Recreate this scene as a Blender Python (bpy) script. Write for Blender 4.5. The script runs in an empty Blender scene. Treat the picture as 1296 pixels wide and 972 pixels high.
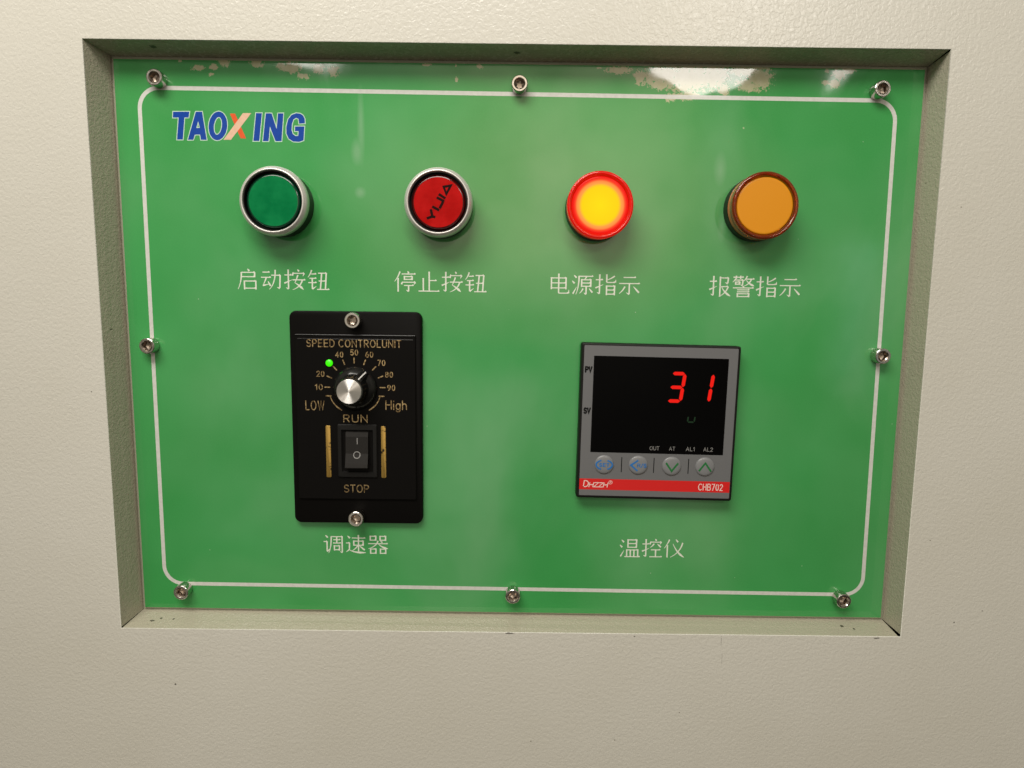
import bpy, bmesh, math, random
from mathutils import Matrix, Vector
random.seed(7)
S = bpy.context.scene
COL = S.collection

# ------------------------------------------------------------------ camera, world, lamps, exposure
ZC = 1.30                 # height of the opening's centre above the floor, metres
DEPTH = 13.24             # recess depth, mm
cam = bpy.data.cameras.new('camera'); cam.sensor_width = 36.0; cam.lens = 22.688
cam.clip_start = 0.01; cam.clip_end = 100.0
camo = bpy.data.objects.new('camera', cam); COL.objects.link(camo)
_R = [[0.99992973, -0.01185005, -0.00032104], [0.01180494, 0.99292209, 0.11817938], [-0.00108167, -0.11817487, 0.99299221]]
_M = Matrix(((1, 0, 0), (0, 0, -1), (0, 1, 0)))
_W = (_M @ Matrix(_R)).to_4x4(); _W.translation = (-0.0012417, -0.2978578, ZC + 0.0214739)
camo.matrix_world = _W
S.camera = camo

world = bpy.data.worlds.new('World'); S.world = world; world.use_nodes = True
wn = world.node_tree; wl = wn.links
bg = wn.nodes['Background']
tc = wn.nodes.new('ShaderNodeTexCoord')
sep = wn.nodes.new('ShaderNodeSeparateXYZ'); wl.new(tc.outputs['Generated'], sep.inputs[0])
mr = wn.nodes.new('ShaderNodeValToRGB')          # dim room: dark floor side, pale walls and ceiling
mr.color_ramp.elements[0].position = 0.0; mr.color_ramp.elements[0].color = (0.03, 0.027, 0.02, 1)
mr.color_ramp.elements[1].position = 1.0; mr.color_ramp.elements[1].color = (0.42, 0.385, 0.30, 1)
for p_, c_ in ((0.33, (0.06, 0.054, 0.038, 1)), (0.46, (0.22, 0.195, 0.14, 1)), (0.60, (0.36, 0.325, 0.25, 1))):
    e = mr.color_ramp.elements.new(p_); e.color = c_
mp = wn.nodes.new('ShaderNodeMapRange'); mp.inputs['From Min'].default_value = -1; mp.inputs['From Max'].default_value = 1
wl.new(sep.outputs['Z'], mp.inputs['Value']); wl.new(mp.outputs[0], mr.inputs[0])
nz = wn.nodes.new('ShaderNodeTexNoise'); nz.inputs['Scale'].default_value = 4.2; nz.inputs['Detail'].default_value = 4
nz.inputs['Roughness'].default_value = .55
wl.new(tc.outputs['Generated'], nz.inputs['Vector'])
nr = wn.nodes.new('ShaderNodeMapRange'); nr.inputs['From Min'].default_value = 0.40; nr.inputs['From Max'].default_value = 0.62
nr.inputs['To Min'].default_value = 0.55; nr.inputs['To Max'].default_value = 1.4
wl.new(nz.outputs['Fac'], nr.inputs['Value'])
# far wall and glows added for reflected haze, soft-edged in direction space (u right, v up)
def wm(op, a, b=None):
    n = wn.nodes.new('ShaderNodeMath'); n.operation = op
    for i, v in enumerate((a, b)):
        if v is None: continue
        if isinstance(v, (int, float)): n.inputs[i].default_value = v
        else: wl.new(v, n.inputs[i])
    return n.outputs[0]
front = wm('MAXIMUM', wm('MULTIPLY', sep.outputs['Y'], -1.0), 0.02)
U = wm('DIVIDE', sep.outputs['X'], front); V = wm('DIVIDE', sep.outputs['Z'], front)
def wstep(v, a, b):
    r = wn.nodes.new('ShaderNodeMapRange'); r.interpolation_type = 'SMOOTHSTEP'
    r.inputs['From Min'].default_value = a; r.inputs['From Max'].default_value = b
    r.inputs['To Min'].default_value = 0; r.inputs['To Max'].default_value = 1
    wl.new(v, r.inputs['Value']); return r.outputs[0]
def patch(u0, u1, v0, v1, soft, color):
    f = wm('MULTIPLY', wstep(U, u0 - soft, u0 + soft), wm('SUBTRACT', 1.0, wstep(U, u1 - soft, u1 + soft)))
    f = wm('MULTIPLY', f, wm('MULTIPLY', wstep(V, v0 - soft, v0 + soft), wm('SUBTRACT', 1.0, wstep(V, v1 - soft, v1 + soft))))
    f = wm('MULTIPLY', f, wm('GREATER_THAN', wm('MULTIPLY', sep.outputs['Y'], -1.0), 0.05))
    q = wn.nodes.new('ShaderNodeMix'); q.data_type = 'RGBA'; q.blend_type = 'MULTIPLY'; q.inputs[0].default_value = 1
    q.inputs['A'].default_value = (*color, 1); wl.new(f, q.inputs['B']); return q.outputs['Result']
acc = mr.outputs[0]
for a_ in ((-.50, .26, -.37, .50, .07, (.62, .58, .52)),       # pale wall
           (-.12, .30, .04, .44, .10, (1.15, .88, .58)),       # its upper part, under the lamps
           (-.52, -.20, -.50, -.41, .03, (.60, .54, .42)),     # added glow for the low reflected band
           (.13, .34, -.52, -.31, .05, (.85, .80, .62)),       # added glow for the haze at lower right
           (.29, .33, .10, .45, .03, (.9, .9, .85)),
           (.50, .56, -.12, .10, .03, (.7, .85, .95))):
    n_ = wn.nodes.new('ShaderNodeMix'); n_.data_type = 'RGBA'; n_.blend_type = 'ADD'; n_.inputs[0].default_value = 1
    wl.new(acc, n_.inputs['A']); wl.new(patch(*a_), n_.inputs['B']); acc = n_.outputs['Result']
mx = wn.nodes.new('ShaderNodeMix'); mx.data_type = 'RGBA'; mx.blend_type = 'MULTIPLY'; mx.inputs['Factor'].default_value = 1
wl.new(acc, mx.inputs['A']); wl.new(nr.outputs[0], mx.inputs['B'])
wl.new(mx.outputs['Result'], bg.inputs['Color']); bg.inputs['Strength'].default_value = 0.78

def area_lamp(name, loc, target, sx, sy, power, color, shape='RECTANGLE', roll=0.0):
    l = bpy.data.lights.new(name, 'AREA'); l.shape = shape; l.size = sx; l.size_y = sy
    l.energy = power; l.color = color
    o = bpy.data.objects.new(name, l); COL.objects.link(o); o.location = loc
    o.rotation_euler = ((Vector(target) - Vector(loc)).to_track_quat('-Z', 'Y').to_matrix() @ Matrix.Rotation(roll, 3, 'Z')).to_euler()
    return o
WARM = (1.0, 0.955, 0.88)
# ceiling lamps of the room, in front of the cabinet and above the photographer
area_lamp('ceiling_lamp', (-0.20, -0.46, ZC + 0.60), (-0.06, 0, ZC + 0.12), 0.60, 0.26, 6.9, WARM)
area_lamp('ceiling_lamp', (0.50, -1.50, ZC + 0.71), (0, 0, ZC), 0.30, 0.20, 2.4, WARM, 'ELLIPSE', math.radians(-12))
area_lamp('ceiling_lamp', (-0.57, -1.50, ZC + 0.70), (0, 0, ZC), 0.24, 0.09, .7, WARM, 'ELLIPSE')
area_lamp('ceiling_lamp', (0.89, -1.50, ZC + 0.69), (0, 0, ZC), 0.026, 0.17, 0.22, WARM, 'ELLIPSE', math.radians(-32))

S.view_settings.view_transform = 'Standard'; S.view_settings.look = 'None'
S.view_settings.exposure = 0.0; S.view_settings.gamma = 1.0
S.cycles.use_denoising = True
S.cycles.max_bounces = 10

# ------------------------------------------------------------------ materials
def new_mat(name, base, rough=0.5, metal=0.0, coat=0.0, coat_rough=0.05, spec=0.5, emit=None, estr=0.0, ior=1.5, trans=0.0):
    m = bpy.data.materials.new(name); m.use_nodes = True
    b = m.node_tree.nodes['Principled BSDF']
    b.inputs['Base Color'].default_value = (*base, 1); b.inputs['Roughness'].default_value = rough
    b.inputs['Metallic'].default_value = metal; b.inputs['Coat Weight'].default_value = coat
    b.inputs['Coat Roughness'].default_value = coat_rough; b.inputs['Specular IOR Level'].default_value = spec
    b.inputs['IOR'].default_value = ior; b.inputs['Transmission Weight'].default_value = trans
    if emit:
        b.inputs['Emission Color'].default_value = (*emit, 1); b.inputs['Emission Strength'].default_value = estr
    return m
def N(m, t): return m.node_tree.nodes.new(t)
def LK(m, a, b): m.node_tree.links.new(a, b)
def P(m): return m.node_tree.nodes['Principled BSDF']
def ocoord(m):
    t = N(m, 'ShaderNodeTexCoord'); return t.outputs['Object']
def noise(m, scale, detail=2, rough=0.5, vec=None, dist=0.0):
    n = N(m, 'ShaderNodeTexNoise'); n.inputs['Scale'].default_value = scale
    n.inputs['Detail'].default_value = detail; n.inputs['Roughness'].default_value = rough
    n.inputs['Distortion'].default_value = dist
    LK(m, vec or ocoord(m), n.inputs['Vector']); return n.outputs['Fac']
def maprange(m, v, a, b, c, d):
    r = N(m, 'ShaderNodeMapRange')
    for k, x in zip(('From Min', 'From Max', 'To Min', 'To Max'), (a, b, c, d)): r.inputs[k].default_value = x
    LK(m, v, r.inputs['Value']); return r.outputs[0]
def math_n(m, op, a, b=None):
    n = N(m, 'ShaderNodeMath'); n.operation = op
    for i, v in enumerate((a, b)):
        if v is None: continue
        if isinstance(v, (int, float)): n.inputs[i].default_value = v
        else: LK(m, v, n.inputs[i])
    return n.outputs[0]
def mixc(m, fac, a, b):
    n = N(m, 'ShaderNodeMix'); n.data_type = 'RGBA'
    for k, v in (('Factor', fac), ('A', a), ('B', b)):
        s = n.inputs[k] if k == 'Factor' else n.inputs[k]
        if k != 'Factor':
            s = [q for q in n.inputs if q.name == k and q.type == 'RGBA'][0]
        else:
            s = n.inputs[0]
        if isinstance(v, tuple): s.default_value = (*v, 1)
        elif isinstance(v, (int, float)): s.default_value = v
        else: LK(m, v, s)
    return [q for q in n.outputs if q.type == 'RGBA'][0]
def bump(m, h, strength, dist, sock='Normal', prev=None):
    b = N(m, 'ShaderNodeBump'); b.inputs['Strength'].default_value = strength; b.inputs['Distance'].default_value = dist
    LK(m, h, b.inputs['Height'])
    if prev: LK(m, prev, b.inputs['Normal'])
    LK(m, b.outputs[0], P(m).inputs[sock]); return b.outputs[0]

def ellipse_field(m, vec, items, kx, ky):
    """smallest scaled distance to a list of ellipses, in the x-z plane of the object (metres)"""
    cur = None
    for (x, y, rx, ry) in items:
        mpn = N(m, 'ShaderNodeMapping'); mpn.vector_type = 'TEXTURE'
        mpn.inputs['Location'].default_value = (x * .001, 0, y * .001)
        mpn.inputs['Scale'].default_value = (rx * kx * .001, 1e6, ry * ky * .001)
        LK(m, vec, mpn.inputs['Vector'])
        ln = N(m, 'ShaderNodeVectorMath'); ln.operation = 'LENGTH'; LK(m, mpn.outputs[0], ln.inputs[0])
        cur = ln.outputs['Value'] if cur is None else math_n(m, 'MINIMUM', cur, ln.outputs['Value'])
    return cur

# cream wrinkle powder coat
def powder(name, base, amp, sc, marks=None):
    m = new_mat(name, base, rough=0.42, spec=0.5)
    oc = ocoord(m)
    warp = noise(m, sc * 0.33, 2, .5, oc)
    v = noise(m, sc, 1.5, 0.45, oc, 0.6)
    v2 = noise(m, sc * 2.6, 1, 0.5, oc)
    h = math_n(m, 'ADD', maprange(m, v, .32, .68, 0, 1), math_n(m, 'MULTIPLY', v2, 0.35))
    h = math_n(m, 'ADD', h, math_n(m, 'MULTIPLY', warp, 0.6))
    bump(m, h, 1.0, amp)
    # grime: faint broad soiling and sparse dark specks
    big = noise(m, 9, 4, .6, oc)
    c = mixc(m, maprange(m, big, .40, .75, 0, .35), base, tuple(x * f for x, f in zip(base, (.86, .84, .78))))
    sp = N(m, 'ShaderNodeTexVoronoi'); sp.inputs['Scale'].default_value = 95; LK(m, oc, sp.inputs['Vector'])
    rnd = N(m, 'ShaderNodeSeparateColor'); LK(m, sp.outputs['Color'], rnd.inputs[0])
    keep = math_n(m, 'GREATER_THAN', rnd.outputs[0], 0.93)
    near = math_n(m, 'LESS_THAN', sp.outputs['Distance'], 0.035)
    c = mixc(m, math_n(m, 'MULTIPLY', math_n(m, 'MULTIPLY', keep, near), .6), c, (.10, .08, .05))
    if marks:
        fd = ellipse_field(m, oc, marks, 1, 1)
        c = mixc(m, math_n(m, 'MULTIPLY', maprange(m, math_n(m, 'ADD', fd, maprange(m, noise(m, 1500, 3, .6, oc), .3, .7, -.4, .4)), .8, 1.1, 1, 0), .85), c, (.035, .028, .02))
    LK(m, c, P(m).inputs['Base Color'])
    LK(m, maprange(m, noise(m, 500, 2, .5, oc), .3, .7, .19, .31), P(m).inputs['Roughness'])
    return m
PAINT_BASE = (0.585, 0.566, 0.508)
PAINT = powder('cream_powder_coat', PAINT_BASE, 0.000062, 640, [(-165.1, -164.8, .55, .45), (-.9, -136.3, 2.0, .35), (102.4, -139, .08, 2.4), (103.2, -148, .06, 3.0), (60, -137.2, .5, .25), (178, -136.6, 1.6, .3), (-197, -20, .35, .3), (215, -128, .4, .35), (228, -122, .3, .25)])
PAINT_SHADED = powder('cream_powder_coat_shaded', (0.41, 0.382, 0.298), 0.00010, 750, [(-178, -134.8, 1.2, .14), (-174.5, -134.4, .7, .12), (-168, -134.5, .6, .1), (165, -134.7, .9, .12), (170, -135, .5, .12), (-163, 135, 1.6, .2), (-.5, 134.7, 1.6, .18), (-189.2, 9, .2, .3)])  # same cream paint, the recess shade put into its base colour
FLANGE = new_mat('cream_flange', (0.32, 0.32, 0.24), rough=.5)
DARK = new_mat('dark_inside', (0.01, 0.01, 0.008), rough=.8)

FLAKES = [[-155.06,132.05,0.62,0.7],[-146.84,128.87,2.71,1.06],[-139.81,129.3,1.73,1.06],[-135.03,131.58,2.46,1.88],[-141.3,126.0,1.11,0.71],[-119.92,131.28,2.46,1.76],[-109.25,130.23,1.73,1.17],[-104.72,129.35,4.43,2.0],[-98.91,125.66,2.35,1.06],[-91.68,129.03,2.47,1.76],[-84.67,128.4,2.46,1.99],[-41.55,131.36,1.97,0.47],[-28.63,131.15,0.49,0.58],[-28.38,124.94,0.74,1.06],[-17.56,130.81,1.23,0.82],[37.24,130.85,1.23,0.47],[46.5,130.14,5.41,1.41],[55.83,127.19,2.22,2.58],[66.31,127.31,8.62,4.0],[65.85,123.31,3.45,1.65],[78.65,126.87,11.71,5.42],[70.61,118.52,2.72,1.65],[78.99,119.21,4.94,1.66],[89.7,127.82,6.16,5.18],[94.94,121.75,1.97,2.36],[104.36,130.1,7.39,1.65],[110.68,127.23,5.18,4.47],[105.92,124.24,4.93,2.59],[141.89,130.52,1.11,0.82],[147.51,129.42,2.46,2.35],[151.69,131.22,3.07,1.17],[145.34,125.28,2.22,1.65],[140.98,125.82,1.48,0.94]]
GREEN_BASE = (0.030, 0.285, 0.050)
def acrylic():
    m = new_mat('green_printed_acrylic', GREEN_BASE, rough=0.045, spec=0.5, ior=1.49)
    oc = ocoord(m)
    soft = noise(m, 14, 3, .55, oc)
    c = mixc(m, maprange(m, soft, .35, .7, 0, 1), (0.038, 0.268, 0.064), (0.054, 0.310, 0.088))
    grain = noise(m, 1300, 2, .6, oc)
    c = mixc(m, maprange(m, grain, .3, .7, 0, .22), c, (0.062, 0.36, 0.085))
    haze = noise(m, 8.5, 3, .55, oc, .5)  # pale patches of reflected haze painted into the green
    c = mixc(m, maprange(m, haze, .46, .66, 0, .22), c, (.155, .36, .175))
    # print flaked off along the upper edge, cream showing through
    f = ellipse_field(m, oc, FLAKES, 1.15, 1.2)
    rag = noise(m, 520, 6, .78, oc, .6)
    edge = math_n(m, 'ADD', f, maprange(m, rag, .3, .7, -.75, .85))
    mask = maprange(m, edge, .93, 1.02, 1, 0)
    cream = mixc(m, noise(m, 260, 3, .6, oc), (.38, .36, .18), (.56, .53, .38))
    c = mixc(m, math_n(m, 'MULTIPLY', mask, .93), c, cream)
    # wiped dust film in vertical smears, with reflected haze painted into it
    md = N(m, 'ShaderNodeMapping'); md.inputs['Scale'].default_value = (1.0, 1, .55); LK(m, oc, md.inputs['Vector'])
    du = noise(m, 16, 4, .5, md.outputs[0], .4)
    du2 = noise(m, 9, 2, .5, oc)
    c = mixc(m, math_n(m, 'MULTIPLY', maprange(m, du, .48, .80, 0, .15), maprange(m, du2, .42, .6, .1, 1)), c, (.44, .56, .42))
    warm_haze = ellipse_field(m, oc, [(18, 72, 95, 62)], 1, 1)  # broad warm reflection painted into the colour
    c = mixc(m, math_n(m, 'MULTIPLY', maprange(m, math_n(m, 'ADD', warm_haze, maprange(m, du2, .3, .7, -.25, .25)), .3, 1.15, 1, 0), .12), c, (.55, .46, .32))
    streak = ellipse_field(m, oc, [(-74.6, 92.5, 2.6, 5.5), (-72.6, 107, 1.7, 17), (-73.5, 74, 2.4, 2.4), (95, 86, 3.4, 9), (97, 60, 3, 10)], 1, 1)  # upright pale streaks of reflection painted into the colour
    c = mixc(m, maprange(m, math_n(m, 'ADD', streak, maprange(m, du, .3, .7, -.35, .35)), .1, 1.1, .22, 0), c, (.42, .52, .42))
    vs = N(m, 'ShaderNodeTexVoronoi'); vs.inputs['Scale'].default_value = 330; LK(m, oc, vs.inputs['Vector'])
    rs = N(m, 'ShaderNodeSeparateColor'); LK(m, vs.outputs['Color'], rs.inputs[0])
    c = mixc(m, math_n(m, 'MULTIPLY', math_n(m, 'MULTIPLY', math_n(m, 'GREATER_THAN', rs.outputs[0], .990), math_n(m, 'LESS_THAN', vs.outputs['Distance'], .075)), .6), c, (.5, .6, .45))
    # tiny pale chips scattered near the top and few elsewhere
    vo = N(m, 'ShaderNodeTexVoronoi'); vo.inputs['Scale'].default_value = 210; LK(m, oc, vo.inputs['Vector'])
    rc = N(m, 'ShaderNodeSeparateColor'); LK(m, vo.outputs['Color'], rc.inputs[0])
    sx = N(m, 'ShaderNodeSeparateXYZ'); LK(m, oc, sx.inputs[0])
    thr = maprange(m, sx.outputs['Z'], .100, .130, 1.01, .90)
    chip = math_n(m, 'MULTIPLY', math_n(m, 'GREATER_THAN', rc.outputs[0], thr), math_n(m, 'LESS_THAN', math_n(m, 'ADD', vo.outputs['Distance'], maprange(m, rag, .3, .7, -.1, .1)), .13))
    c = mixc(m, math_n(m, 'MULTIPLY', chip, .75), c, (.42, .50, .30))
    LK(m, c, P(m).inputs['Base Color'])
    # wiped smears: roughness varies in broad streaks
    mpn = N(m, 'ShaderNodeMapping'); mpn.inputs['Scale'].default_value = (1, 1, .35); LK(m, oc, mpn.inputs['Vector'])
    sm = noise(m, 30, 5, .62, mpn.outputs[0], 1.2)
    LK(m, maprange(m, sm, .4, .72, .02, .10), P(m).inputs['Roughness'])
    bump(m, noise(m, 26, 2, .5, oc), .25, .0006)
    return m
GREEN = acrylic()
EDGE = new_mat('acrylic_edge', (0.48, 0.47, 0.36), rough=.2)
def print_mat(name, c, var=.12):
    m = new_mat(name, c, rough=.08, ior=1.49)
    n = noise(m, 500, 3, .6)
    LK(m, mixc(m, maprange(m, n, .35, .7, 0, 1), c, tuple(x * (1 - var) for x in c)), P(m).inputs['Base Color'])
    return m
WHITE_LINE = print_mat('white_print', (0.62, 0.62, 0.58))
WHITE_TEXT = print_mat('pale_text_print', (0.72, 0.75, 0.64))
LOGO_BLUE = print_mat('blue_print', (0.003, 0.052, 0.33))
LOGO_RED = print_mat('orange_print', (0.70, 0.10, 0.025))
LOGO_PALE = print_mat('peach_print', (0.72, 0.47, 0.33))
LOGO_EDGE = print_mat('pale_outline_print', (0.50, 0.66, 0.56))

def steel_mat():
    m = new_mat('bright_steel', (.60, .565, .52), rough=.17, metal=1)
    n = noise(m, 900, 3, .6)
    LK(m, maprange(m, n, .3, .7, .10, .30), P(m).inputs['Roughness'])
    return m
STEEL = steel_mat()
SOCKET = new_mat('socket_steel', (.34, .28, .23), rough=.30, metal=1)
SILVER = new_mat('satin_silver', (.66, .63, .60), rough=.34, metal=.45)
LK(SILVER, maprange(SILVER, noise(SILVER, 1500, 2, .6), .3, .7, .27, .38), P(SILVER).inputs['Roughness'])
BLACK = new_mat('black_plastic', (.008, .0076, .0072), rough=.38, spec=.22)
bump(BLACK, noise(BLACK, 2600, 2, .6), .35, .00005)
BLACK_GLOSS = new_mat('glossy_black_plastic', (.007, .007, .007), rough=.16)
BLACK_MATT = new_mat('matt_black_plate', (.0050, .0045, .0042), rough=.42, spec=.05)
bump(BLACK_MATT, noise(BLACK_MATT, 1800, 3, .6), .5, .00008)
ROCKER = new_mat('rocker_plastic', (.0125, .0112, .0105), rough=.36, spec=.25)
GREEN_CAP = new_mat('green_cap', (.0010, .165, .048), rough=.14, spec=.07)
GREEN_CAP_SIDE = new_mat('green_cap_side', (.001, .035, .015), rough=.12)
def worn_cap(m, c):
    n = noise(m, 130, 3, .6); k = noise(m, 700, 4, .7)
    cc = mixc(m, maprange(m, n, .35, .7, 0, 1), tuple(x * .85 for x in c), tuple(x * 1.12 + .004 for x in c))
    cc = mixc(m, maprange(m, k, .66, .72, 0, .35), cc, tuple(x * .7 + .10 for x in c))
    LK(m, cc, P(m).inputs['Base Color'])
worn_cap(GREEN_CAP, (.0010, .165, .048))
RED_CAP = new_mat('red_cap', (.42, .003, .003), rough=.14, spec=.06)
worn_cap(RED_CAP, (.42, .003, .003))
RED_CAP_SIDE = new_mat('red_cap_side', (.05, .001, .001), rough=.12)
INK = new_mat('black_ink', (.012, .002, .002), rough=.35, spec=.08)
AMBER_FACE = new_mat('amber_face', (.66, .255, .010), rough=.25, spec=.25)
AMBER_RIM = new_mat('amber_lens', (.62, .12, .015), rough=.03, trans=.88)
AMBER_WALL = new_mat('amber_wall', (.50, .16, .055), rough=.22)
RED_RIM = new_mat('red_lens', (.70, .014, .008), rough=.05, trans=.55, emit=(1, .010, .004), estr=.16)
RED_WALL = new_mat('red_wall', (.50, .016, .008), rough=.2, emit=(1, .012, .005), estr=.08)
def lit_face():
    m = new_mat('lit_red_lens', (.03, .004, .001), rough=.2)
    oc = ocoord(m); ln = N(m, 'ShaderNodeVectorMath'); ln.operation = 'LENGTH'
    mpn = N(m, 'ShaderNodeMapping'); mpn.inputs['Scale'].default_value = (1, 0, 1); LK(m, oc, mpn.inputs['Vector'])
    LK(m, mpn.outputs[0], ln.inputs[0])
    r = N(m, 'ShaderNodeValToRGB'); LK(m, math_n(m, 'DIVIDE', ln.outputs['Value'], .0135), r.inputs[0])
    el = r.color_ramp.elements
    el[0].position = 0; el[0].color = (1.0, .74, .0, 1)
    el[1].position = 1; el[1].color = (.75, .008, .004, 1)
    for p_, c_ in ((.60, (1.0, .66, 0, 1)), (.665, (1.0, .52, .02, 1)), (.70, (1.0, .36, .06, 1)), (.775, (1.0, .27, .055, 1)), (.83, (.98, .06, .015, 1)), (.88, (.90, .010, .006, 1))):
        k = el.new(p_); k.color = c_
    LK(m, r.outputs[0], P(m).inputs['Emission Color']); P(m).inputs['Emission Strength'].default_value = 1.0
    return m
LIT = lit_face()
P(LIT).inputs['Specular IOR Level'].default_value = .12
def gold_mat():
    m = new_mat('gold_foil', (.72, .50, .22), rough=.34, metal=1)
    n = noise(m, 1100, 4, .7)
    LK(m, mixc(m, maprange(m, n, .40, .62, 0, 1), (.70, .52, .27), (.16, .10, .045)), P(m).inputs['Base Color'])
    return m
GOLD = gold_mat()
def gold_flat():
    m = new_mat('gold_paint', (.44, .28, .07), rough=.36, metal=.6)
    oc = ocoord(m)
    n = noise(m, 330, 4, .7, oc)
    LK(m, mixc(m, maprange(m, n, .57, .63, 0, 1), (.44, .275, .065), (.03, .02, .01)), P(m).inputs['Base Color'])
    return m
GOLD_BAR = gold_flat()
LED_GREEN = new_mat('lit_green_led', (.02, .30, .005), rough=.25, emit=(.05, 1, .0), estr=.85)
def cap_alu():
    m = new_mat('spun_aluminium', (.90, .87, .84), rough=.47, metal=1)
    P(m).inputs['Anisotropic'].default_value = .97; P(m).inputs['Anisotropic Rotation'].default_value = .25
    t = N(m, 'ShaderNodeTangent'); t.direction_type = 'RADIAL'; t.axis = 'Y'
    LK(m, t.outputs[0], P(m).inputs['Tangent'])
    return m
ALU = cap_alu()
WHITE_MARK = new_mat('white_mark', (.62, .60, .58), rough=.4)
GREY_FACE = new_mat('grey_membrane', (.132, .133, .139), rough=.36)
bump(GREY_FACE, noise(GREY_FACE, 2400, 2, .6), .3, .00004)
GREY_BTN = new_mat('grey_membrane_key', (.185, .187, .194), rough=.30)
SCREEN = new_mat('dark_display_window', (.0022, .0021, .0021), rough=.14, spec=.03)
RED_BAND = new_mat('red_print', (.62, .006, .006), rough=.36)
KEY_BLUE = new_mat('blue_key_print', (.010, .14, .42), rough=.4)
KEY_GREEN = new_mat('green_key_print', (.006, .14, .03), rough=.4)
BLACK_PRINT = new_mat('black_print', (.005, .005, .005), rough=.4, spec=.08)
LABEL_GREY = new_mat('grey_legend', (.22, .215, .21), rough=.4)
PALE_LEGEND = new_mat('pale_legend', (.78, .60, .55), rough=.4)
DIGIT = new_mat('lit_red_digit', (.01, .001, .001), rough=.4, spec=.05, emit=(.95, .014, .008), estr=.9)
DIGIT_DIM = new_mat('dim_green_digit', (.01, .02, .01), rough=.4, spec=.05, emit=(.02, .09, .035), estr=.14)

# ------------------------------------------------------------------ mesh helpers (mm, x right, y up, h out of the panel)
def w3(x, y, h): return (x * .001, -h * .001, y * .001)
def mesh_obj(name, verts, faces, mat, parent=None, smooth=False, sharp=None, fmat=None):
    me = bpy.data.meshes.new(name)
    me.from_pydata([w3(*v) for v in verts], [], faces)
    for mm_ in (mat if isinstance(mat, (list, tuple)) else [mat]): me.materials.append(mm_)
    if fmat:
        for p_, k in zip(me.polygons, fmat): p_.material_index = k
    me.validate()
    bm = bmesh.new(); bm.from_mesh(me)
    bmesh.ops.recalc_face_normals(bm, faces=bm.faces[:]); bm.to_mesh(me); bm.free()
    if smooth:
        for p_ in me.polygons: p_.use_smooth = True
        me.set_sharp_from_angle(angle=math.radians(sharp or 32))
    o = bpy.data.objects.new(name, me); COL.objects.link(o)
    if parent: o.parent = parent
    return o
class MB:
    def __init__(s): s.v = []; s.f = []; s.m = []
    def add(s, v, f, m=0):
        b = len(s.v); s.v += v; s.f += [tuple(i + b for i in q) for q in f]; s.m += [m] * len(f)
    def build(s, name, mat, parent=None, **k): return mesh_obj(name, s.v, s.f, mat, parent, fmat=s.m, **k)
def circle(r, n=64, cx=0, cy=0): return [(cx + r * math.cos(2 * math.pi * i / n), cy + r * math.sin(2 * math.pi * i / n)) for i in range(n)]
def hexring(af, n=48):
    out = []
    for i in range(n):
        a = 2 * math.pi * i / n; k = (a + math.pi / 6) % (math.pi / 3) - math.pi / 6
        out.append((af / 2 / math.cos(k) * math.cos(a), af / 2 / math.cos(k) * math.sin(a)))
    return out
def rrect(w, h, r, n=6, cx=0, cy=0):
    r = max(r, .001); out = []
    for k, (sx, sy) in enumerate(((1, 1), (-1, 1), (-1, -1), (1, -1))):
        for i in range(n + 1):
            a = math.pi / 2 * (k + i / n)
            out.append((cx + sx * (w / 2 - r) + r * math.cos(a), cy + sy * (h / 2 - r) + r * math.sin(a)))
    return out
def loft(rings, cap0=True, cap1=True, mats=None):
    """rings: list of (2d points, h)"""
    n = len(rings[0][0]); v = []; f = []; m = []
    for pts, h in rings: v += [(x, y, h) for x, y in pts]
    for k in range(len(rings) - 1):
        for i in range(n):
            j = (i + 1) % n
            f.append((k * n + i, k * n + j, (k + 1) * n + j, (k + 1) * n + i)); m.append(mats[k] if mats else 0)
    if cap0: f.append(tuple(range(n - 1, -1, -1))); m.append(0)
    if cap1: f.append(tuple((len(rings) - 1) * n + i for i in range(n))); m.append(mats[-1] if mats else 0)
    return v, f, m
def loft_obj(name, rings, mat, parent=None, cap0=True, cap1=True, mats=None, smooth=True, sharp=32):
    v, f, m = loft(rings, cap0, cap1, mats)
    return mesh_obj(name, v, f, mat, parent, smooth=smooth, sharp=sharp, fmat=m)
def lathe(name, prof, mat, parent=None, n=72, cx=0, cy=0, **k):
    return loft_obj(name, [(circle(max(r, .01), n, cx, cy), h) for r, h in prof], mat, parent, **k)
def arcprof(r0, h0, r1, h1, cr, ch, n=6):
    """quarter-ish arc between two points around (cr,ch)"""
    a0 = math.atan2(h0 - ch, r0 - cr); a1 = math.atan2(h1 - ch, r1 - cr); R = math.hypot(r0 - cr, h0 - ch)
    return [(cr + R * math.cos(a0 + (a1 - a0) * i / n), ch + R * math.sin(a0 + (a1 - a0) * i / n)) for i in range(n + 1)]

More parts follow.
